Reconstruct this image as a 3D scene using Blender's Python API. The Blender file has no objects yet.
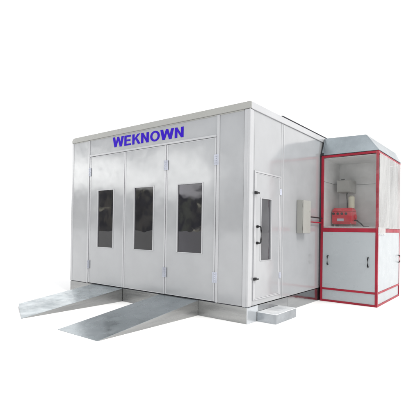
import bpy, bmesh, math, random
from mathutils import Vector, Matrix, noise
random.seed(7)
S = bpy.context.scene
COL = S.collection

# ------------------------------------------------------------------ materials
def new_mat(name):
    m = bpy.data.materials.new(name); m.use_nodes = True
    nt = m.node_tree
    return m, nt, nt.nodes['Principled BSDF']

def nd(nt, t, **kw):
    n = nt.nodes.new(t)
    for k, v in kw.items():
        if k in n.inputs.keys() if hasattr(n.inputs, 'keys') else False: n.inputs[k].default_value = v
        else: setattr(n, k, v)
    return n

def noise_tex(nt, scale, detail=4, rough=.5, vec=None, stretch=None):
    n = nt.nodes.new('ShaderNodeTexNoise')
    n.inputs['Scale'].default_value = scale; n.inputs['Detail'].default_value = detail
    n.inputs['Roughness'].default_value = rough
    n.noise_dimensions = '4D'
    oi = nt.nodes.new('ShaderNodeObjectInfo'); mu = nt.nodes.new('ShaderNodeMath'); mu.operation = 'MULTIPLY'
    mu.inputs[1].default_value = 37.0
    nt.links.new(oi.outputs['Random'], mu.inputs[0]); nt.links.new(mu.outputs[0], n.inputs['W'])
    tc = nt.nodes.new('ShaderNodeTexCoord')
    src = tc.outputs['Object']
    if stretch:
        mp = nt.nodes.new('ShaderNodeMapping'); mp.inputs['Scale'].default_value = stretch
        nt.links.new(src, mp.inputs['Vector']); src = mp.outputs['Vector']
    nt.links.new(src, n.inputs['Vector'])
    return n

def ramp(nt, fac, stops, interp='LINEAR'):
    r = nt.nodes.new('ShaderNodeValToRGB'); r.color_ramp.interpolation = interp
    els = r.color_ramp.elements
    while len(els) < len(stops): els.new(.5)
    for e, (p, c) in zip(els, stops):
        e.position = p; e.color = (c if len(c) == 4 else (*c, 1)) if isinstance(c, tuple) else (c, c, c, 1)
    nt.links.new(fac, r.inputs['Fac'])
    return r

def bump(nt, bsdf, hgt, strength, dist):
    b = nt.nodes.new('ShaderNodeBump'); b.inputs['Strength'].default_value = strength
    b.inputs['Distance'].default_value = dist
    nt.links.new(hgt, b.inputs['Height']); nt.links.new(b.outputs['Normal'], bsdf.inputs['Normal'])
    return b

def paint(name, col, rough=.22, spec=.5, coat=0.0, wav=.4, dirt=.05, wdist=.02, wscale=1.3):
    m, nt, b = new_mat(name)
    n = noise_tex(nt, 2.2, 3, .55)
    c0 = tuple(x * (1 - dirt) for x in col); c1 = tuple(min(1, x * (1 + dirt * .6)) for x in col)
    r = ramp(nt, n.outputs['Fac'], [(.35, c0), (.65, c1)])
    nt.links.new(r.outputs['Color'], b.inputs['Base Color'])
    b.inputs['Specular IOR Level'].default_value = spec
    b.inputs['Coat Weight'].default_value = coat; b.inputs['Coat Roughness'].default_value = .095
    n2 = noise_tex(nt, 6, 2, .5)
    rr = ramp(nt, n2.outputs['Fac'], [(.3, rough * .8), (.7, rough * 1.3)])
    nt.links.new(rr.outputs['Color'], b.inputs['Roughness'])
    n3 = noise_tex(nt, wscale, 2, .4)
    bump(nt, b, n3.outputs['Fac'], wav, wdist)
    return m

def galv(name, c0, c1, rough, scale=3.0, stretch=None, metallic=.75, brush=True):
    m, nt, b = new_mat(name)
    n = noise_tex(nt, scale, 6, .58, stretch=stretch)
    r = ramp(nt, n.outputs['Fac'], [(.36, c0), (.5, tuple((a + d) / 2 for a, d in zip(c0, c1))), (.64, c1)])
    v = nt.nodes.new('ShaderNodeTexVoronoi'); v.inputs['Scale'].default_value = 70
    tc = nt.nodes.new('ShaderNodeTexCoord'); nt.links.new(tc.outputs['Object'], v.inputs['Vector'])
    mx = nt.nodes.new('ShaderNodeMix'); mx.data_type = 'RGBA'; mx.blend_type = 'OVERLAY'
    mx.inputs['Factor'].default_value = .0
    nt.links.new(r.outputs['Color'], mx.inputs[6]); nt.links.new(v.outputs['Color'], mx.inputs[7])
    hs = nt.nodes.new('ShaderNodeHueSaturation'); hs.inputs['Saturation'].default_value = .6
    nt.links.new(mx.outputs[2], hs.inputs['Color'])
    nt.links.new(hs.outputs['Color'], b.inputs['Base Color'])
    b.inputs['Metallic'].default_value = metallic
    n2 = noise_tex(nt, scale * 1.7, 3, .55, stretch=stretch)
    rr = ramp(nt, n2.outputs['Fac'], [(.35, rough * .65), (.65, rough * 1.35)])
    nt.links.new(rr.outputs['Color'], b.inputs['Roughness'])
    n3 = noise_tex(nt, 3.5, 2, .45)
    bump(nt, b, n3.outputs['Fac'], .35, .012)
    return m

M = {}
M['panel'] = paint('panel_paint', (.340, .347, .360), .15, .75, .8, .62, .05, .024, 1.9)
M['trim'] = paint('aluminium_trim', (.42, .425, .44), .16, .8, .5, .15)
M['cornice'] = paint('cornice_paint', (.335, .335, .32), .3, .5, .1, .2, .03)
M['roof'] = paint('roof_sheet', (.42, .42, .41), .4, .4)
M['gasket'] = paint('dark_rubber', (.035, .036, .045), .55, .4)
M['black'] = paint('black_plastic', (.012, .012, .014), .35, .5, 0, .1)
M['galv'] = galv('galvanised_ramp', (.27, .335, .37), (.47, .55, .59), .30, 3.4, (1, 1.6, 1), metallic=.8)
M['galv2'] = galv('galvanised_ramp_smooth', (.28, .345, .38), (.37, .44, .48), .27, 2.6, metallic=.85)
M['brushed'] = galv('brushed_plinth_metal', (.27, .278, .28), (.36, .365, .36), .28, 1.6, (.5, .5, 6), metallic=.75)
M['step'] = galv('step_metal', (.27, .30, .33), (.40, .44, .48), .25, 2.5, metallic=.8)
M['tread'] = galv('step_tread_lit_metal', (.62, .66, .70), (.85, .88, .90), .22, 3.5, metallic=.2)  # tread copy of the step metal, its bright reflection put into a near-white colour
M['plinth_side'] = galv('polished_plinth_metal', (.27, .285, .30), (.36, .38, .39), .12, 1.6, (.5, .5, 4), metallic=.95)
M['plinth_reflection'] = galv('plinth_painted_reflection', (.42, .46, .50), (.56, .60, .64), .2, 2.0, metallic=.6)  # paler plinth copy, the tread's reflection painted into its colour
M['cap'] = galv('hood_metal', (.19, .24, .275), (.34, .42, .47), .26, .9, metallic=.9)  # broad noise puts the hood's bright reflection patch into its colour
M['red'] = paint('red_frame_paint', (.33, .010, .03), .4, .35, .0, .2, .25)
M['redbox'] = paint('red_burner_paint', (.62, .006, .025), .3, .5, .3, .2, .12)
M['cabpanel'] = paint('cabinet_panel_paint', (.395, .425, .445), .3, .5, .1, .2, .025)
M['cabinner'] = paint('cabinet_inner_paint', (.58, .59, .585), .4, .5, 0, .1, .1)
M['box'] = paint('box_grey_paint', (.33, .33, .31), .4, .5, 0, .2, .05)
M['ctrl'] = paint('control_grey_paint', (.30, .30, .28), .4, .5, 0, .2, .08)
M['cream'] = paint('cream_paint', (.55, .54, .42), .4, .5, 0, .2, .08)
M['hinge'] = paint('zinc_hinge', (.44, .46, .53), .3, .8, 0, .2, .4)
M['vinyl'] = paint('violet_vinyl', (.030, .004, .42), .5, .12, 0, .05, .03)
M['inner'] = paint('booth_inner_paint', (.35, .35, .36), .5, .4, 0, .2, .1)
M['grate'] = paint('booth_floor_grating', (.07, .07, .075), .5, .5, 0, .2, .3)
M['tubelight'] = paint('lamp_casing', (.55, .55, .5), .3, .5)

def glass_mat(name, tint, amount):
    m, nt, b = new_mat(name)
    out = nt.nodes['Material Output']; nt.nodes.remove(b)
    tr = nt.nodes.new('ShaderNodeBsdfTransparent'); tr.inputs['Color'].default_value = (*tint, 1)
    gl = nt.nodes.new('ShaderNodeBsdfGlossy'); gl.inputs['Roughness'].default_value = .012
    gl.inputs['Color'].default_value = (1, 1, 1, 1)
    df = nt.nodes.new('ShaderNodeBsdfDiffuse'); df.inputs['Color'].default_value = (.12, .12, .135, 1)
    n = noise_tex(nt, 3, 6, .65)
    rr = ramp(nt, n.outputs['Fac'], [(.3, amount * .6), (.7, amount * 1.4)])
    m1 = nt.nodes.new('ShaderNodeMixShader')
    nt.links.new(rr.outputs['Color'], m1.inputs[0]); nt.links.new(tr.outputs[0], m1.inputs[1]); nt.links.new(df.outputs[0], m1.inputs[2])
    fr = nt.nodes.new('ShaderNodeFresnel'); fr.inputs['IOR'].default_value = 1.45
    n3 = noise_tex(nt, 2.5, 2, .4)
    bp = nt.nodes.new('ShaderNodeBump'); bp.inputs['Strength'].default_value = .2; bp.inputs['Distance'].default_value = .01
    nt.links.new(n3.outputs['Fac'], bp.inputs['Height']); nt.links.new(bp.outputs['Normal'], gl.inputs['Normal'])
    m2 = nt.nodes.new('ShaderNodeMixShader')
    nt.links.new(fr.outputs[0], m2.inputs[0]); nt.links.new(m1.outputs[0], m2.inputs[1]); nt.links.new(gl.outputs[0], m2.inputs[2])
    nt.links.new(m2.outputs[0], out.inputs['Surface'])
    return m
M['glass'] = glass_mat('dark_window_glass', (.32, .31, .36), .12)
M['glass_side'] = glass_mat('grey_window_glass', (.6, .6, .62), .45)

def film_mat(name, lo, hi, scale, stretch):
    m, nt, b = new_mat(name)
    out = nt.nodes['Material Output']
    b.inputs['Base Color'].default_value = (.50, .50, .495, 1); b.inputs['Roughness'].default_value = .16
    b.inputs['Specular IOR Level'].default_value = .8
    tr = nt.nodes.new('ShaderNodeBsdfTransparent'); tr.inputs['Color'].default_value = (.95, .95, .95, 1)
    n = noise_tex(nt, scale, 5, .6, stretch=stretch)
    n.inputs['Distortion'].default_value = 1.2
    r = ramp(nt, n.outputs['Fac'], [(.38, lo), (.66, hi)])
    mx = nt.nodes.new('ShaderNodeMixShader')
    nt.links.new(r.outputs['Color'], mx.inputs[0]); nt.links.new(tr.outputs[0], mx.inputs[1]); nt.links.new(b.outputs[0], mx.inputs[2])
    n2 = noise_tex(nt, scale * 1.5, 5, .6, stretch=stretch)
    bump(nt, b, n2.outputs['Fac'], .35, .02)
    nt.links.new(mx.outputs[0], out.inputs['Surface'])
    return m
M['film'] = film_mat('clear_wrap_film', .03, .20, 1.3, (1, 1, 1.8))
M['film_side'] = film_mat('milky_wrap_film', .55, .82, .9, (1, 1.2, .6))

def ground_mat():
    m, nt, b = new_mat('white_floor')
    n = noise_tex(nt, .8, 6, .6)
    r = ramp(nt, n.outputs['Fac'], [(.3, (.86, .86, .86)), (.7, (.9, .9, .9))])
    nt.links.new(r.outputs['Color'], b.inputs['Base Color']); b.inputs['Roughness'].default_value = .9
    b.inputs['Specular IOR Level'].default_value = .1
    return m
M['ground'] = ground_mat()

# ------------------------------------------------------------------ mesh helpers
def B(): return bmesh.new()
def box(bm, x0, x1, y0, y1, z0, z1, bev=0.0, seg=2):
    t = bmesh.new()
    bmesh.ops.create_cube(t, size=1)
    for v in t.verts:
        v.co = Vector(((x0 + x1) / 2 + v.co.x * (x1 - x0), (y0 + y1) / 2 + v.co.y * (y1 - y0), (z0 + z1) / 2 + v.co.z * (z1 - z0)))
    if bev: bmesh.ops.bevel(t, geom=t.edges[:], offset=bev, segments=seg, profile=.5, affect='EDGES')
    merge(bm, t)
def merge(bm, t):
    me = bpy.data.meshes.new('tmp'); t.to_mesh(me); t.free(); bm.from_mesh(me); bpy.data.meshes.remove(me)
def cyl(bm, a, b, r, seg=16, r2=None):
    a, b = Vector(a), Vector(b); t = bmesh.new()
    bmesh.ops.create_cone(t, cap_ends=True, segments=seg, radius1=r, radius2=r if r2 is None else r2, depth=(b - a).length)
    q = (b - a).to_track_quat('Z', 'Y')
    for v in t.verts: v.co = (a + b) / 2 + q @ v.co
    merge(bm, t)
def tube(bm, pts, r, seg=10):
    pts = [Vector(p) for p in pts]
    rings = []
    for i, p in enumerate(pts):
        d = ((pts[min(i + 1, len(pts) - 1)] - p).normalized() + (p - pts[max(i - 1, 0)]).normalized()).normalized()
        q = d.to_track_quat('Z', 'Y')
        rings.append([bm.verts.new(p + q @ Vector((r * math.cos(2 * math.pi * k / seg), r * math.sin(2 * math.pi * k / seg), 0))) for k in range(seg)])
    for A, Bq in zip(rings, rings[1:]):
        for k in range(seg): bm.faces.new((A[k], A[(k + 1) % seg], Bq[(k + 1) % seg], Bq[k]))
    bm.faces.new(rings[0][::-1]); bm.faces.new(rings[-1])
def prism(bm, bottom, top):
    vb = [bm.verts.new(p) for p in bottom]; vt = [bm.verts.new(p) for p in top]; n = len(vb)
    bm.faces.new(vb[::-1]); bm.faces.new(vt)
    for i in range(n): bm.faces.new((vb[i], vb[(i + 1) % n], vt[(i + 1) % n], vt[i]))

WO = {}
def thing(name, label, cat, loc, group=None):
    o = bpy.data.objects.new(name, None); COL.objects.link(o); o.location = loc
    o.empty_display_size = .2
    o['label'] = label; o['category'] = cat
    if group: o['group'] = group
    WO[o] = Vector(loc); return o
def obj(name, bm, mat, parent=None, label=None, smooth=True):
    bmesh.ops.recalc_face_normals(bm, faces=bm.faces[:])
    xs = [v.co for v in bm.verts]
    lo = Vector([min(c[i] for c in xs) for i in range(3)]); hi = Vector([max(c[i] for c in xs) for i in range(3)])
    c = Vector(((lo.x + hi.x) / 2, (lo.y + hi.y) / 2, lo.z))
    for v in bm.verts: v.co -= c
    me = bpy.data.meshes.new(name); bm.to_mesh(me); bm.free()
    if smooth:
        me.polygons.foreach_set('use_smooth', [True] * len(me.polygons))
        me.set_sharp_from_angle(angle=math.radians(40))
    me.materials.append(mat)
    o = bpy.data.objects.new(name, me); COL.objects.link(o)
    WO[o] = c
    if smooth and len(me.polygons) > 6:
        md = o.modifiers.new('normals', 'WEIGHTED_NORMAL'); md.keep_sharp = True; md.weight = 100
    if parent: o.parent = parent; o.location = c - WO[parent]
    else: o.location = c
    if label: o['label'] = label
    return o
def tag(o, label, cat, group=None):
    o['label'] = label; o['category'] = cat
    if group: o['group'] = group

# axis-swapping box for a wall that runs along y (plane x = const)
def wbox(bm, axis, a0, a1, d0, d1, z0, z1, bev=0.0, seg=2):
    """a = along the wall, d = outwards offset from the wall face (positive = towards the viewer)"""
    if axis == 'front': box(bm, a0, a1, -d1, -d0, z0, z1, bev, seg)      # face plane y=0, outward -y
    else: box(bm, d0, d1, a0, a1, z0, z1, bev, seg)                      # face plane x=0, outward +x

# ------------------------------------------------------------------ dimensions (metres)
W, L, H, HB = 4.494, 6.9, 3.3, .252
WL, WR, DH = .627, .605, 2.843
XL = -W + WL; XR = -WR; DW = (XR - XL) / 3
CV, CW, CD, CH, CM, CL = 2.662, 1.131, 1.76, 2.898, 1.4245, .2515
ZR = 3.195                                                               # underside of the cornice

# ================================================================== GROUND
bm = B()
v = [bm.verts.new(p) for p in ((-150, -150, 0), (150, -150, 0), (150, 150, 0), (-150, 150, 0))]
bm.faces.new(v)
g = obj('ground', bm, M['ground']); g['kind'] = 'structure'

# ================================================================== SPRAY BOOTH
booth = thing('spray_booth', 'large grey-white spray booth cabin with three windowed front doors and blue lettering', 'spray booth', (-W / 2, L / 2, 0))

# plinth: segments round the foot, standing 2 mm proud of the wall
def plinth(a0, a1, axis, mat='brushed'):
    bm = B(); wbox(bm, axis, a0, a1, -.06, .004, .0, HB - .010, .003)
    obj('plinth', bm, M[mat], booth)
edges = [-W, -2.782, -.945, -.006]
for a, b_ in zip(edges, edges[1:]): plinth(a + .006, b_ - .006, 'front')
sed = [.0, .30, 1.30, 2.60, 3.9, 5.2, L]
for a, b_ in zip(sed, sed[1:]): plinth(a + (.0015 if a else -.002), b_ - .0015, 'side', 'plinth_side' if a else 'plinth_reflection')
bm = B(); box(bm, -W + .01, -W + .05, .02, L, 0, HB - .01); box(bm, -W + .05, -.05, L - .05, L - .01, 0, HB - .01)
obj('plinth', bm, M['brushed'], booth)
bm = B(); box(bm, -W + .06, -.07, .07, L - .07, 0.001, HB - .02)
obj('floor_frame', bm, M['gasket'], booth)
bm = B(); box(bm, -W + .10, -.11, .11, L - .11, HB - .018, HB + .01)
obj('floor_grating', bm, M['grate'], booth)

# front wall panels
bm = B(); wbox(bm, 'front', -W + .03, XL - .032, -.05, 0, HB, ZR, .006)
obj('wall_panel', bm, M['panel'], booth)
bm = B(); wbox(bm, 'front', XR + .032, -.10, -.05, 0, HB, ZR, .006)
obj('wall_panel', bm, M['panel'], booth)
bm = B(); wbox(bm, 'front', XL - .03, XR + .03, -.05, -.001, DH + .035, ZR, .004)
obj('header_panel', bm, M['panel'], booth)
# jamb posts beside the doors and lintel over them
for a in (XL, XR):
    s = -1 if a == XL else 1
    bm = B(); lo, hi = (a - .055, a - .006) if s < 0 else (a + .006, a + .055)
    wbox(bm, 'front', lo, hi, -.05, .014, HB, ZR - .004, .006, 3)
    obj('door_jamb', bm, M['trim'], booth)
bm = B(); wbox(bm, 'front', XL + .002, XR - .002, -.05, .012, DH + .006, DH + .042, .006, 3)
obj('door_lintel', bm, M['trim'], booth)
bm = B(); wbox(bm, 'front', -W + .03, -.09, -.04, -.002, HB - .009, HB - .001)
obj('dark_gap_strip', bm, M['gasket'], booth)  # dark strip along the gap line above the front plinth
# corner posts
bm = B(); box(bm, -.095, .012, -.012, .095, HB - .004, ZR - .002, .012, 4)
box(bm, -.030, .0165, -.0165, .030, HB, ZR - .004, .012, 4)
obj('corner_post', bm, M['trim'], booth)
bm = B(); box(bm, -W - .008, -W + .06, -.010, .06, HB, ZR - .002, .012, 4)
obj('corner_post', bm, M['trim'], booth)
# bottom corner cap of the plinth
bm = B(); box(bm, -.06, .014, -.010, .20, HB - .012, HB - .006, .002)
obj('plinth_edge', bm, M['step'], booth)

# side wall panels with vertical joints, left and rear walls, interior skin
DY0, DY1, DZ0, DZ1 = .165, .965, .35, 2.262
bm = B()
wbox(bm, 'side', .10, DY0 - .03, -.05, 0, HB, ZR, .004)
wbox(bm, 'side', DY0 - .028, DY1 + .03, -.05, -.0005, DZ1 + .03, ZR, .004)
wbox(bm, 'side', DY0 - .028, DY1 + .03, -.05, -.0005, HB, DZ0 - .02, .004)
obj('wall_panel', bm, M['panel'], booth)
py = DY1 + .032
for k, b_ in enumerate((1.085, 2.70, 4.10, 5.50, 6.9)):
    bm = B(); wbox(bm, 'side', py + .0015, b_ - .0015, -.05, 0, HB, ZR, .005)
    obj('wall_panel', bm, M['panel'], booth); py = b_
bm = B(); wbox(bm, 'side', 1.075, 1.098, -.01, .006, HB + .01, ZR - .01, .003)
obj('joint_cover', bm, M['trim'], booth)
bm = B(); box(bm, -W, -W + .05, .06, L, HB, ZR)
obj('wall_panel', bm, M['panel'], booth)
bm = B(); box(bm, -W + .05, -.05, L - .05, L, HB, ZR)
obj('wall_panel', bm, M['panel'], booth)
bm = B()
box(bm, -W + .055, -W + .075, .12, L - .06, HB, ZR - .1); box(bm, -W + .08, -.07, L - .09, L - .06, HB, ZR - .1)
box(bm, -.075, -.055, 1.1, L - .06, HB, ZR - .1)
obj('inner_wall', bm, M['inner'], booth)
bm = B(); box(bm, -W + .08, -.08, .10, L - .1, ZR - .32, ZR - .28)
obj('inner_ceiling', bm, M['inner'], booth)
for x in (-W + .5, -.6):
    for y in (1.2, 2.8, 4.4):
        bm = B(); box(bm, x - .12, x + .12, y, y + 1.2, ZR - .40, ZR - .325, .01)
        obj('lamp_casing', bm, M['tubelight'], booth)

# roof and cornice
bm = B(); box(bm, -W + .01, -.012, .012, L, ZR, H - .012, .004)
obj('roof', bm, M['roof'], booth)
bm = B()   # front cornice: chamfered at the left end as in the photo
prof = [(-W - .004, ZR), (-W - .004, H - .05), (-W + .05, H), (.018, H), (.018, ZR)]
prism(bm, [(x, -.018, z) for x, z in prof], [(x, .012, z) for x, z in prof])
bmesh.ops.bevel(bm, geom=bm.edges[:], offset=.004, segments=2, affect='EDGES')
obj('cornice', bm, M['cornice'], booth)
bm = B(); box(bm, -.012, .020, .014, L, ZR, H, .006)
obj('cornice', bm, M['trim'], booth)
bm = B(); box(bm, -W - .002, -W + .03, .014, L, ZR, H - .03, .006)
obj('cornice', bm, M['cornice'], booth)
bm = B(); box(bm, -.02, .028, .98, L, H + .001, H + .016, .004)
obj('roof_gasket', bm, M['gasket'], booth)
bm = B(); wbox(bm, 'front', -W + .04, -.098, .0, .006, ZR - .018, ZR - .002, .002)
obj('cornice_bead', bm, M['cornice'], booth)

# doors --------------------------------------------------------------
def door(axis, a0, a1, z0, z1, wa0, wa1, wz0, wz1, d, edge, hinge_at=None, hinge_z=(), glass='glass'):
    """one leaf: panel skin with a real opening, edge profile, window frame > pane, hinges"""
    root_bm = B()
    P = (lambda a, dd, z: (a, -dd, z)) if axis == 'front' else (lambda a, dd, z: (dd, a, z))
    oc = [(a0 + edge, z0), (a1 - edge, z0), (a1 - edge, z1), (a0 + edge, z1)]
    ic = [(wa0, wz0), (wa1, wz0), (wa1, wz1), (wa0, wz1)]
    Vo = [[root_bm.verts.new(P(a, dd, z)) for a, z in oc] for dd in (d, -.04)]
    Vi = [[root_bm.verts.new(P(a, dd, z)) for a, z in ic] for dd in (d, -.04)]
    for k in range(4):
        n = (k + 1) % 4
        for q in (0, 1): root_bm.faces.new((Vo[q][k], Vo[q][n], Vi[q][n], Vi[q][k]))
        root_bm.faces.new((Vo[0][k], Vo[0][n], Vo[1][n], Vo[1][k])); root_bm.faces.new((Vi[0][k], Vi[0][n], Vi[1][n], Vi[1][k]))
    leaf = obj('door', root_bm, M['panel'], booth, smooth=False)
    bm = B()
    for p, q in ((a0, a0 + edge), (a1 - edge, a1)):
        wbox(bm, axis, p, q, -.045, d + .008, z0 - .004, z1 + .004, .008, 3)
    wbox(bm, axis, a0 + edge - .002, a1 - edge + .002, -.045, d + .004, z1 - .012, z1 + .003, .004)
    wbox(bm, axis, a0 + edge - .002, a1 - edge + .002, -.045, d + .004, z0 - .003, z0 + .010, .004)
    obj('edge_profile', bm, M['trim'], leaf)
    bm = B(); t = .018
    wbox(bm, axis, wa0 - .004, wa0 + t, -.03, d + .010, wz0 - .004, wz1 + .004, .006, 3)
    wbox(bm, axis, wa1 - t, wa1 + .004, -.03, d + .010, wz0 - .004, wz1 + .004, .006, 3)
    wbox(bm, axis, wa0 + t - .002, wa1 - t + .002, -.03, d + .009, wz1 - t * .8, wz1 + .003, .006, 3)
    wbox(bm, axis, wa0 + t - .002, wa1 - t + .002, -.03, d + .009, wz0 - .003, wz0 + t * .5, .005, 3)
    obj('window_frame', bm, M['trim'], leaf)
    bm = B(); wbox(bm, axis, wa0 + .01, wa1 - .01, -.016, -.010, wz0 + .005, wz1 - .005)
    obj('window_pane', bm, M[glass], leaf)
    leaf.rotation_euler = (random.uniform(-.0015, .0015), 0, random.uniform(-.003, .003)) if axis == 'front' else (0, 0, 0)
    for hz in hinge_z:
        bm = B(); h = .085 if axis == 'front' else .05; w = .048 if axis == 'front' else .035
        D = d + .009
        wbox(bm, axis, hinge_at - w, hinge_at - .008, D, D + .006, hz - h, hz + h, .002)
        wbox(bm, axis, hinge_at + .008, hinge_at + w, D, D + .006, hz - h, hz + h, .002)
        n = 5
        for k in range(n):
            za = hz - h + (2 * h) * k / n + .002; zb = hz - h + (2 * h) * (k + 1) / n - .002
            if axis == 'front': cyl(bm, (hinge_at, -(D + .008), za), (hinge_at, -(D + .008), zb), .011)
            else: cyl(bm, (D + .008, hinge_at, za), (D + .008, hinge_at, zb), .009)
        for sx in (-.6, .6):
            for sz in (-.65, 0, .65):
                if axis == 'front': cyl(bm, (hinge_at + sx * w, -(D + .005), hz + sz * h), (hinge_at + sx * w, -(D + .009), hz + sz * h), .006, 10)
                else: cyl(bm, (D + .005, hinge_at + sx * w, hz + sz * h), (D + .009, hinge_at + sx * w, hz + sz * h), .005, 10)
        obj('hinge', bm, M['hinge'], leaf)
    return leaf

wins = [(-3.60, -3.09), (-2.51, -1.985), (-1.43, -.87)]
for k in range(3):
    a0 = XL + DW * k + .004; a1 = XL + DW * (k + 1) - .004
    ha, hz = ((XL, (2.53, .635)), (XR - DW, (2.49, .64)), (XR, (2.485, .64)))[k]
    door('front', a0, a1, HB + .012, DH - .002, *wins[k], .995, 2.15, .0, .034, ha, hz)

# side service door with frame, handle, latches
bm = B()
wbox(bm, 'side', DY0 - .030, DY0 - .004, -.05, .016, DZ0 - .02, DZ1 + .03, .006, 3)
wbox(bm, 'side', DY1 + .004, DY1 + .030, -.05, .016, DZ0 - .02, DZ1 + .03, .006, 3)
wbox(bm, 'side', DY0 - .004, DY1 + .004, -.05, .016, DZ1 + .004, DZ1 + .030, .006, 3)
wbox(bm, 'side', DY0 - .004, DY1 + .004, -.05, .014, DZ0 - .022, DZ0 - .004, .005, 3)
obj('door_frame', bm, M['trim'], booth)
sd = door('side', DY0, DY1, DZ0, DZ1, .335, .685, .915, 1.895, .004, .035, DY1 + .008, (2.03, .645), 'glass_side')
bm = B()
HY = .235
tube(bm, [(.018, HY, 1.195), (.062, HY, 1.195), (.076, HY, 1.21), (.078, HY, 1.24), (.078, HY, 1.40), (.076, HY, 1.43), (.062, HY, 1.445), (.018, HY, 1.445)], .012, 12)
cyl(bm, (.004, HY, 1.195), (.026, HY, 1.195), .022); cyl(bm, (.004, HY, 1.445), (.026, HY, 1.445), .022)
obj('handle', bm, M['black'], sd)
for z in (1.955, .655):
    bm = B()
    box(bm, .014, .040, .125, .195, z - .022, z + .022, .006)
    cyl(bm, (.036, .150, z), (.060, .150, z), .020, 16, .016)
    box(bm, .046, .062, .140, .215, z - .014, z + .010, .005)
    obj('latch', bm, M['black'], sd)

# lettering ----------------------------------------------------------
def letters(text):
    """bold grotesque capitals as convex pieces, height 1"""
    t = .24
    def bar(x0, y0, x1, y1, w=t * 1.12): return [(x0 - w / 2, y0), (x0 + w / 2, y0), (x1 + w / 2, y1), (x1 - w / 2, y1)]
    G = {}
    G['W'] = (1.26, [bar(.33, 0, .115, 1), bar(.33, 0, .63, 1, .21), bar(.93, 0, .63, 1, .21), bar(.93, 0, 1.145, 1)])
    G['E'] = (.88, [[(.08, 0), (.08 + t, 0), (.08 + t, 1), (.08, 1)], [(.1, 0), (.82, 0), (.82, .17), (.1, .17)], [(.1, .42), (.76, .42), (.76, .59), (.1, .59)], [(.1, .83), (.80, .83), (.80, 1), (.1, 1)]])
    G['K'] = (.94, [[(.08, 0), (.08 + t, 0), (.08 + t, 1), (.08, 1)], [(.1, .28), (.30, .34), (.92, 1), (.64, 1)], [(.38, .60), (.52, .72), (.97, 0), (.70, 0)]])
    G['N'] = (.96, [[(.08, 0), (.08 + t, 0), (.08 + t, 1), (.08, 1)], [(.88 - t, 0), (.88, 0), (.88, 1), (.88 - t, 1)], [(.10, 1), (.30, 1), (.86, 0), (.66, 0)]])
    n = 40; O = []
    for k in range(n):
        a, b_ = 2 * math.pi * k / n, 2 * math.pi * (k + 1) / n
        f = lambda q, rx, ry: (.53 + rx * math.cos(q), .5 + ry * math.sin(q))
        O.append([f(a, .475, .515), f(b_, .475, .515), f(b_, .26, .335), f(a, .26, .335)])
    G['O'] = (1.06, O)
    x = 0; res = []
    for c in text:
        w, ps = G[c]
        res.append([[(px + x, pz) for px, pz in p] for p in ps]); x += w + .01
    return res, x
ls, tw = letters('WEKNOWN')
TX0, TX1 = -3.150, -1.285
def tmap(u, v_):
    s = u / tw; x = TX0 + (TX1 - TX0) * s
    zb = 2.962 + (2.935 - 2.962) * s; zt = 3.158 + (3.112 - 3.158) * s
    return x + .015 * (0 if s > 0 else 0), zb + (zt - zb) * v_
for k, glyph in enumerate(ls):
    bm = B()
    for j, p in enumerate(glyph):
        y1 = -.0030 - .00012 * (j % 5)
        q = [tmap(*c) for c in p]
        prism(bm, [(x, y1, z) for x, z in q], [(x, .0, z) for x, z in q])
    obj('letter', bm, M['vinyl'], booth, smooth=False)

# ================================================================== RAMPS
def make_ramp(x0, x1, yl, yr, mat, label):
    """yl / yr = how far the left and right edges of the deck run out; the deck falls evenly to the floor at 1.95 m"""
    t = thing('ramp', label, 'ramp', ((x0 + x1) / 2, -.01, 0), 'loading ramps in front of the booth doors')
    z1 = HB - .006; RL = 1.95; yb = -.008
    zt = lambda y: max(.004, z1 * (1 + y / RL))
    bm = B()
    top = [(x0, yb, z1), (x1, yb, z1), (x1, yr, zt(yr)), (x0, yl, zt(yl))]
    prism(bm, [(x, y, max(.001, z - .006)) for x, y, z in top], top)
    bmesh.ops.bevel(bm, geom=bm.edges[:], offset=.001, segments=1, affect='EDGES')
    obj('deck', bm, mat, t)
    for xs, ye in ((x0 + .002, yl), (x1 - .008, yr)):
        ye += .012; ze = max(.004, zt(ye) - .007)
        bm = B()
        prism(bm, [(xs, yb, 0), (xs, ye, 0), (xs, ye, ze), (xs, yb, z1 - .007)],
              [(xs + .006, yb, 0), (xs + .006, ye, 0), (xs + .006, ye, ze), (xs + .006, yb, z1 - .007)])
        obj('side_skirt', bm, M['brushed'], t)
    if yl > -1.8:      # closed front edge where the deck is still above the floor
        bm = B(); a = Vector((x0 + .01, yl + .012, 0)); b_ = Vector((x1 - .05, yr + .03, 0))
        prism(bm, [a, b_, b_ + Vector((0, .006, 0)), a + Vector((0, .006, 0))],
              [a + Vector((0, 0, zt(yl) - .008)), b_ + Vector((0, 0, .002)), b_ + Vector((0, .006, .002)), a + Vector((0, .006, zt(yl) - .008))])
        obj('end_plate', bm, M['brushed'], t)
    for y in (-.5, -1.0):
        bm = B(); box(bm, x0 + .012, x1 - .012, y - .02, y, .001, zt(y - .02) - .010)
        obj('cross_rib', bm, M['brushed'], t)
make_ramp(-3.70, -2.785, -1.523, -1.945, M['galv'], 'left galvanised steel loading ramp with cloudy pale patches, leading to the first door')
make_ramp(-1.80, -.93, -1.95, -1.95, M['galv2'], 'right galvanised steel loading ramp, smoother and greyer, leading up to the second and third doors')

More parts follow.
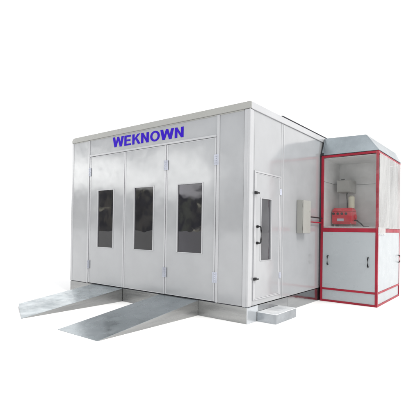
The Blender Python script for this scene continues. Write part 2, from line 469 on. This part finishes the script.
# ================================================================== STEP
st = thing('step', 'low shiny metal step box below the side door', 'step', (.17, .60, 0))
SX0, SX1, SY0, SY1, SZ = .010, .335, .262, .955, .148
bm = B(); box(bm, SX0, SX1, SY0, SY1, SZ - .010, SZ, .003)
obj('tread', bm, M['tread'], st)
bm = B()
box(bm, SX0 + .002, SX1 - .004, SY0 + .003, SY0 + .010, 0, SZ - .011, .001)
box(bm, SX0 + .002, SX1 - .004, SY1 - .010, SY1 - .003, 0, SZ - .011, .001)
box(bm, SX1 - .011, SX1 - .0035, SY0 + .011, SY1 - .011, 0, SZ - .011, .001)
obj('side_panel', bm, M['step'], st)

# ================================================================== WALL BOX AND CONDUITS
wb = thing('electrical_box', 'tall grey electrical box mounted on the side wall left of the red cabinet', 'electrical box', (.065, 1.78, 1.345))
bm = B(); box(bm, .003, .115, 1.62, 1.95, 1.345, 1.945, .008)
obj('casing', bm, M['box'], wb)
bm = B(); box(bm, .116, .130, 1.625, 1.945, 1.35, 1.94, .006)
obj('lid', bm, M['box'], wb)
bm = B(); cyl(bm, (.130, 1.905, 1.75), (.138, 1.905, 1.75), .014); obj('lock', bm, M['ctrl'], wb)
for z_ in (1.44, 1.85):
    bm = B(); cyl(bm, (.127, 1.622, z_ - .03), (.127, 1.622, z_ + .03), .008, 10); obj('hinge', bm, M['ctrl'], wb)
for z_ in (1.655, 1.560):
    bm = B(); cyl(bm, (.05, 1.950, z_), (.05, 1.975, z_), .021, 14); obj('cable_gland', bm, M['ctrl'], wb)
for z, r, mat, lb in ((1.655, .012, 'black', 'upper thin dark pipe from the wall box to the cabinet'), (1.560, .011, 'red', 'lower thin reddish pipe from the wall box to the cabinet')):
    bm = B(); tube(bm, [(.05, 1.951, z), (.05, 2.2, z), (.055, 2.5, z - .005), (.06, 2.655, z - .01)], r)
    o = obj('pipe', bm, M[mat]); tag(o, lb, 'pipe')

# ================================================================== BURNER CABINET
X0, X1, Y0, Y1 = .034, CW, CV, CV + CD
cab = thing('burner_cabinet', 'white cabinet with red frame, plastic-wrapped top half and metal hood, right of the booth', 'cabinet', ((X0 + X1) / 2, (Y0 + Y1) / 2, 0))
T = .045
def part(name, mat, *b, bev=.003, parent=None):
    bm = B()
    for q in b: box(bm, *q, bev)
    return obj(name, bm, M[mat], parent or cab)
for (a, b_) in ((X0, Y0), (X1 - T, Y0), (X0, Y1 - T), (X1 - T, Y1 - T)):
    part('post', 'red', (a, a + T, b_, b_ + T, 0, CH))
def ring(z0, z1, mat='red', name='rail'):
    e = .0015
    part(name, mat, (X0 + T, X1 - T, Y0 + e, Y0 + T - e, z0, z1)); part(name, mat, (X0 + T, X1 - T, Y1 - T + e, Y1 - e, z0, z1))
    part(name, mat, (X0 + e, X0 + T - e, Y0 + T, Y1 - T, z0, z1)); part(name, mat, (X1 - T + e, X1 - e, Y0 + T, Y1 - T, z0, z1))
ring(.0, .038); ring(CL - .018, CL + .020); ring(CM - .045, CM + .030); ring(CH - .042, CH - .002)
# kick panels and lower walls
part('kick_panel', 'cabpanel', (X0 + T, X1 - T, Y0 + .012, Y0 + .03, .038, CL - .018))
part('kick_panel', 'cabpanel', (X1 - .03, X1 - .012, Y0 + T, Y1 - T, .038, CL - .018))
dr = part('door', 'cabpanel', (X0 + T + .001, X1 - T - .001, Y0 + .006, Y0 + .026, CL + .021, CM - .046), bev=.0015)
for hx in (.190, .962):
    bm = B(); y = Y0 + .006
    tube(bm, [(hx, y, .735), (hx, y - .03, .735), (hx, y - .042, .75), (hx, y - .042, .89), (hx, y - .03, .905), (hx, y, .905)], .0125, 10)
    obj('handle', bm, M['black'], dr)
part('dark_gap_strip', 'gasket', (.006, X0 - .003, Y0 + .004, Y0 + .04, .30, CH - .01))  # dark strip painting in the shadow of the gap beside the booth wall
part('ceiling', 'cabinner', (X0 + .021, X1 - .03, Y0 + .04, Y0 + .925, CH - .062, CH - .050))
dr = part('side_panel', 'cabpanel', (X1 - .026, X1 - .006, Y0 + T, Y1 - T, CL + .021, CM - .046))
bm = B(); y = Y1 - .13; x = X1 - .006
tube(bm, [(x, y, .745), (x + .03, y, .745), (x + .042, y, .76), (x + .042, y, .88), (x + .03, y, .895), (x, y, .895)], .011, 10)
obj('handle', bm, M['black'], dr)
part('side_panel', 'cabpanel', (X0 + .004, X0 + .02, Y0 + T, Y1 - T, .04, CH - .05))
part('rear_panel', 'cabpanel', (X0 + T, X1 - T, Y1 - .03, Y1 - .012, .04, CH - .05))
# upper compartment: shelf, partition in two sheets (seam), ceiling
part('shelf', 'cabinner', (X0 + .021, X1 - T - .002, Y0 + .05, Y0 + .93, CM + .0, CM + .06))
part('shelf', 'cabinner', (X0 + .047, X1 - .03, Y0 + .94, Y1 - .05, CM + .0, CM + .06))
PB = Y0 + .93
part('partition', 'cabinner', (X0 + .021, X1 - .032, PB, PB + .012, CM + .061, 2.385), (X0 + .021, X1 - .032, PB - .006, PB + .006, 2.390, CH - .05))
part('inner_lining', 'cabinner', (X0 + .021, X0 + .034, Y0 + .05, PB - .008, CM + .061, 2.385), (X0 + .021, X0 + .040, Y0 + .05, PB - .008, 2.390, CH - .05))
part('post_cap', 'black', (X0 - .015, X0 + .05, Y0 - .012, Y0 + .05, CH + .001, CH + .055), bev=.008)
# middle post on the right side, seen through the film
part('centre_post', 'cabinner', (X1 - .035, X1 - .008, 3.50, 3.53, CM + .031, CH - .043))
# hood
hood = B()
e = .012
bot = [(X0 - .0, Y0 - e, CH + .002), (X1 + e, Y0 - e, CH + .002), (X1 + e, Y1 + e, CH + .002), (X0, Y1 + e, CH + .002)]
top = [(X0, 2.80, 3.275), (.862, 2.80, 3.252), (1.075, 4.20, 3.10), (X0, 4.20, 3.125)]
prism(hood, bot, top)
bmesh.ops.bevel(hood, geom=hood.edges[:], offset=.008, segments=2, affect='EDGES')
obj('hood', hood, M['cap'], cab)

# plastic film with real wrinkles
def film(name, mat, path, z0, z1, nz, amp, seed, ragged=0.0):
    """vertical sheet along a polyline path [(x,y,nx,ny)], wrinkled along its normal"""
    bm = B(); rows = []
    for j in range(nz + 1):
        row = []
        for i, (x, y, nx, ny) in enumerate(path):
            s = i / (len(path) - 1)
            zb = z0 + ragged * (noise.noise((s * 5 + seed, 0, 0)) + .3 * noise.noise((s * 17 + seed, 3, 0)))
            z = zb + (z1 - zb) * j / nz
            w = noise.noise((x * 3 + y * 3 + seed, z * 1.5, seed)) + .5 * noise.noise(((x + y) * 9 + z * 4, z * 3, seed + 5))
            f = 1 - abs(noise.noise(((x + y) * 4 - z * 5, z * 2, seed + 9))) * 2
            h = amp * (.6 + .6 * w + .5 * max(0, f - .6) * 2)
            row.append(bm.verts.new((x + nx * h, y + ny * h, z)))
        rows.append(row)
    for a, b_ in zip(rows, rows[1:]):
        for i in range(len(a) - 1): bm.faces.new((a[i], a[i + 1], b_[i + 1], b_[i]))
    return obj(name, bm, M[mat], cab)
N = 70
film('plastic_film', 'film', [(X0 + T - .005 + (X1 - X0 - 2 * T + .01) * i / N, Y0 + .018, 0, -1) for i in range(N + 1)], CM + .02, CH - .03, 80, .010, 3)
pth = [(X1 - .055 + .055 * i / 6, Y0 - .003, 0, -1) for i in range(7)] + [(X1 + .003, Y0 + .002, 1, 0)]
film('plastic_film', 'film', pth, CM + .035, CH - .02, 90, .006, 31, .03)
pth = [(X1 + .006, Y0 + (Y1 - Y0 - .01) * i / 90, 1, 0) for i in range(1, 91)]
film('plastic_film', 'film_side', pth, CM + .035, CH - .045, 90, .011, 11, .008)
pth = [(X1 + .005, Y0 - .004, .7, -.7)] + [(X1 + .006, Y0 + .50 * i / 30, 1, 0) for i in range(1, 31)]
film('plastic_film', 'film_side', pth, CM - .085, CM + .05, 14, .006, 21, .012)

# ================================================================== THINGS INSIDE
bn = thing('burner', 'red burner box with dark dials inside the plastic-wrapped cabinet', 'burner', (.30, Y0 + .60, 1.485))
BX0, BX1, BY0, BY1, BZ0, BZ1 = .085, .510, Y0 + .46, Y0 + .74, 1.535, 1.80
bm = B(); box(bm, BX0, BX1, BY0, BY1, BZ0, BZ1, .015, 3); obj('casing', bm, M['redbox'], bn)
bm = B()
prism(bm, [(BX0 + .0, BY0 + .0, BZ1 + .001), (BX1 - .0, BY0, BZ1 + .001), (BX1, BY1, BZ1 + .001), (BX0, BY1, BZ1 + .001)],
      [(BX0 + .02, BY0 + .06, BZ1 + .075), (BX1 - .03, BY0 + .06, BZ1 + .075), (BX1 - .03, BY1 - .03, BZ1 + .075), (BX0 + .02, BY1 - .03, BZ1 + .075)])
bmesh.ops.bevel(bm, geom=bm.edges[:], offset=.008, segments=2, affect='EDGES')
obj('cover', bm, M['redbox'], bn)
for x in (.125, .215, .30, .385):
    bm = B(); cyl(bm, (x, BY0 - .014, 1.755), (x, BY0 + .002, 1.755), .026, 18)
    obj('dial', bm, M['black'], bn)
bm = B(); box(bm, BX0 + .03, BX1 - .04, BY0 - .006, BY0 + .001, 1.575, 1.70, .003); obj('front_plate', bm, M['redbox'], bn)
for x in (BX0 + .04, BX1 - .06):
    bm = B(); box(bm, x, x + .03, BY0 + .03, BY1 - .03, 1.486, BZ0 + .002)
    obj('foot', bm, M['ctrl'], bn)
bm = B(); cyl(bm, (.44, BY0 + .16, BZ1 + .07), (.44, BY0 + .16, 2.10), .062, 24); cyl(bm, (.44, BY0 + .16, 2.10), (.44, BY0 + .16, 2.13), .062, 24, .03)
obj('filter_bowl', bm, M['cream'], bn)
bm = B(); tube(bm, [(.36, BY0 + .14, BZ1 + .07), (.36, BY0 + .14, 2.0), (.35, BY0 + .15, 2.08), (.33, BY0 + .2, 2.16), (.32, BY0 + .25, 2.2)], .012, 8)
obj('fuel_pipe', bm, M['black'], bn)

for x in (BX0 + .025, BX1 - .025):
    for z_ in (1.555, 1.785):
        bm = B(); cyl(bm, (x, BY0 - .006, z_), (x, BY0 + .002, z_), .009, 10); obj('bolt', bm, M['ctrl'], bn)
bm = B(); tube(bm, [(BX1 + .001, BY0 + .14, 1.62), (BX1 + .06, BY0 + .14, 1.61), (BX1 + .12, BY0 + .16, 1.56), (BX1 + .16, BY0 + .22, 1.50), (BX1 + .18, BY0 + .30, 1.495), (BX1 + .20, BY0 + .44, 1.495)], .014, 10)
obj('hose', bm, M['black'], bn)
bm = B(); cyl(bm, (BX1 - .002, BY0 + .2, 1.69), (BX1 + .02, BY0 + .2, 1.69), .055, 24); obj('fan_cover', bm, M['redbox'], bn)
bm = B(); box(bm, .20, .34, BY0 - .010, BY0 - .0065, 1.60, 1.655, .001); obj('data_plate', bm, M['hinge'], bn)

cb = thing('control_box', 'small grey control box high on the cabinet back wall above the red burner', 'control box', (.30, Y0 + .74, 2.20))
KX0, KX1, KY0, KY1, KZ0, KZ1 = .155, .440, Y0 + .54, PB - .008, 2.205, 2.455
bm = B(); box(bm, KX0, KX1, KY0, KY1, KZ0, KZ1, .008); obj('casing', bm, M['ctrl'], cb)
bm = B(); box(bm, KX0 + .012, KX1 - .012, KY0 - .010, KY0 - .001, KZ0 + .012, KZ1 - .012, .004); obj('lid', bm, M['ctrl'], cb)
for x in (.25, .29):
    bm = B(); cyl(bm, (x, KY0 + .06, KZ1), (x, KY0 + .06, KZ1 + .03), .018); obj('cable_gland', bm, M['black'], cb)

# ================================================================== WORLD, SUN, CAMERA
w = bpy.data.worlds.new('World'); S.world = w; w.use_nodes = True
nt = w.node_tree; nt.nodes.clear()
out = nt.nodes.new('ShaderNodeOutputWorld'); bg = nt.nodes.new('ShaderNodeBackground')
tc = nt.nodes.new('ShaderNodeTexCoord'); sep = nt.nodes.new('ShaderNodeSeparateXYZ')
nt.links.new(tc.outputs['Generated'], sep.inputs[0])
def wn(scale, stretch, detail=5):
    mp = nt.nodes.new('ShaderNodeMapping'); mp.inputs['Scale'].default_value = stretch
    nt.links.new(tc.outputs['Generated'], mp.inputs['Vector'])
    n = nt.nodes.new('ShaderNodeTexNoise'); n.inputs['Scale'].default_value = scale; n.inputs['Detail'].default_value = detail
    nt.links.new(mp.outputs['Vector'], n.inputs['Vector']); return n
def mth(op, a, b_=None, c=None):
    n = nt.nodes.new('ShaderNodeMath'); n.operation = op
    for i, v_ in enumerate((a, b_, c)):
        if v_ is None: continue
        if isinstance(v_, (int, float)): n.inputs[i].default_value = v_
        else: nt.links.new(v_, n.inputs[i])
    return n.outputs[0]
def mixc(fac, a, b_):
    n = nt.nodes.new('ShaderNodeMix'); n.data_type = 'RGBA'
    if isinstance(fac, (int, float)): n.inputs[0].default_value = fac
    else: nt.links.new(fac, n.inputs[0])
    for i, v_ in ((6, a), (7, b_)):
        if isinstance(v_, tuple): n.inputs[i].default_value = (*v_, 1)
        else: nt.links.new(v_, n.inputs[i])
    return n.outputs[2]
def sm(x, lo, hi):
    n = nt.nodes.new('ShaderNodeMapRange'); n.interpolation_type = 'SMOOTHSTEP'
    nt.links.new(x, n.inputs['Value']); n.inputs['From Min'].default_value = lo; n.inputs['From Max'].default_value = hi
    return n.outputs['Result']
z = sep.outputs['Z']; y = sep.outputs['Y']
# invented yard behind the viewer, added for the reflections: dark trees with sunlit gaps low down, a pale building band, softer grey sky above
nb = wn(4, (1, 1, 3)); nlow = wn(24, (1, 1, 1.2), 8); nf = wn(5, (1, 1, 2.4))
zz = mth('ADD', z, mth('MULTIPLY', mth('SUBTRACT', nb.outputs['Fac'], .5), .16))
nmid = wn(60, (1, 1, .6), 8); nwarm = wn(9, (1, 1, 1))
leafy = mixc(sm(nmid.outputs['Fac'], .42, .64), (.16, .16, .18), mixc(sm(nwarm.outputs['Fac'], .4, .6), (.46, .43, .38), (.46, .50, .38)))
tree = mixc(sm(nlow.outputs['Fac'], .60, .74), leafy, (2.4, 2.3, 1.8))
band = mixc(sm(nf.outputs['Fac'], .47, .55), (.45, .46, .47), (2.9, 2.9, 2.85))
sky = mixc(sm(nf.outputs['Fac'], .40, .60), (.38, .38, .39), (.8, .83, .85))
nedge = wn(26, (1, 1, 1)); zz = mth('ADD', zz, mth('MULTIPLY', mth('SUBTRACT', nedge.outputs['Fac'], .5), .05))
c = mixc(sm(zz, .085, .105), tree, band)
c = mixc(sm(zz, .185, .215), c, sky)
c = mixc(sm(z, .45, .8), c, (1.0, 1.0, 1.0))
# everything on the far side is an evenly lit white studio-like sky
c = mixc(sm(y, -.32, -.18), c, (1.0, 1.0, 1.0))
nt.links.new(c, bg.inputs['Color']); bg.inputs['Strength'].default_value = 1.0
nt.links.new(bg.outputs[0], out.inputs['Surface'])

sun = bpy.data.lights.new('Sun', 'SUN'); sun.energy = 1.5; sun.angle = math.radians(25); sun.color = (1, .97, .93)
so = bpy.data.objects.new('sun', sun); COL.objects.link(so)
so.rotation_euler = (Vector((-1.0, .05, -1.1))).to_track_quat('-Z', 'Y').to_euler()

cam = bpy.data.cameras.new('Camera'); co = bpy.data.objects.new('camera', cam); COL.objects.link(co)
yaw, pit, rol, f, ppx, ppy = .6492466, .0090460, .0153024, 397.139, 212.4414, 225.5651
F = Vector((-math.sin(yaw), math.cos(yaw), 0)); R = Vector((math.cos(yaw), math.sin(yaw), 0)); U = Vector((0, 0, 1))
F2 = F * math.cos(pit) + U * math.sin(pit); U2 = U * math.cos(pit) - F * math.sin(pit)
R3 = R * math.cos(rol) + U2 * math.sin(rol); U3 = U2 * math.cos(rol) - R * math.sin(rol)
m = Matrix((R3, U3, -F2)).transposed().to_4x4(); m.translation = Vector((3.119686, -4.993226, 1.395145))
co.matrix_world = m
cam.sensor_width = 36; cam.lens = f / 420 * 36
cam.shift_x = -(ppx - 210) / 420; cam.shift_y = (ppy - 210) / 420
cam.clip_end = 1000; cam.clip_start = .05
S.camera = co
S.view_settings.view_transform = 'Standard'; S.view_settings.look = 'None'
S.view_settings.exposure = .45; S.view_settings.gamma = 1
S.render.resolution_x = S.render.resolution_y = 1024
S.cycles.max_bounces = 10; S.cycles.transparent_max_bounces = 12
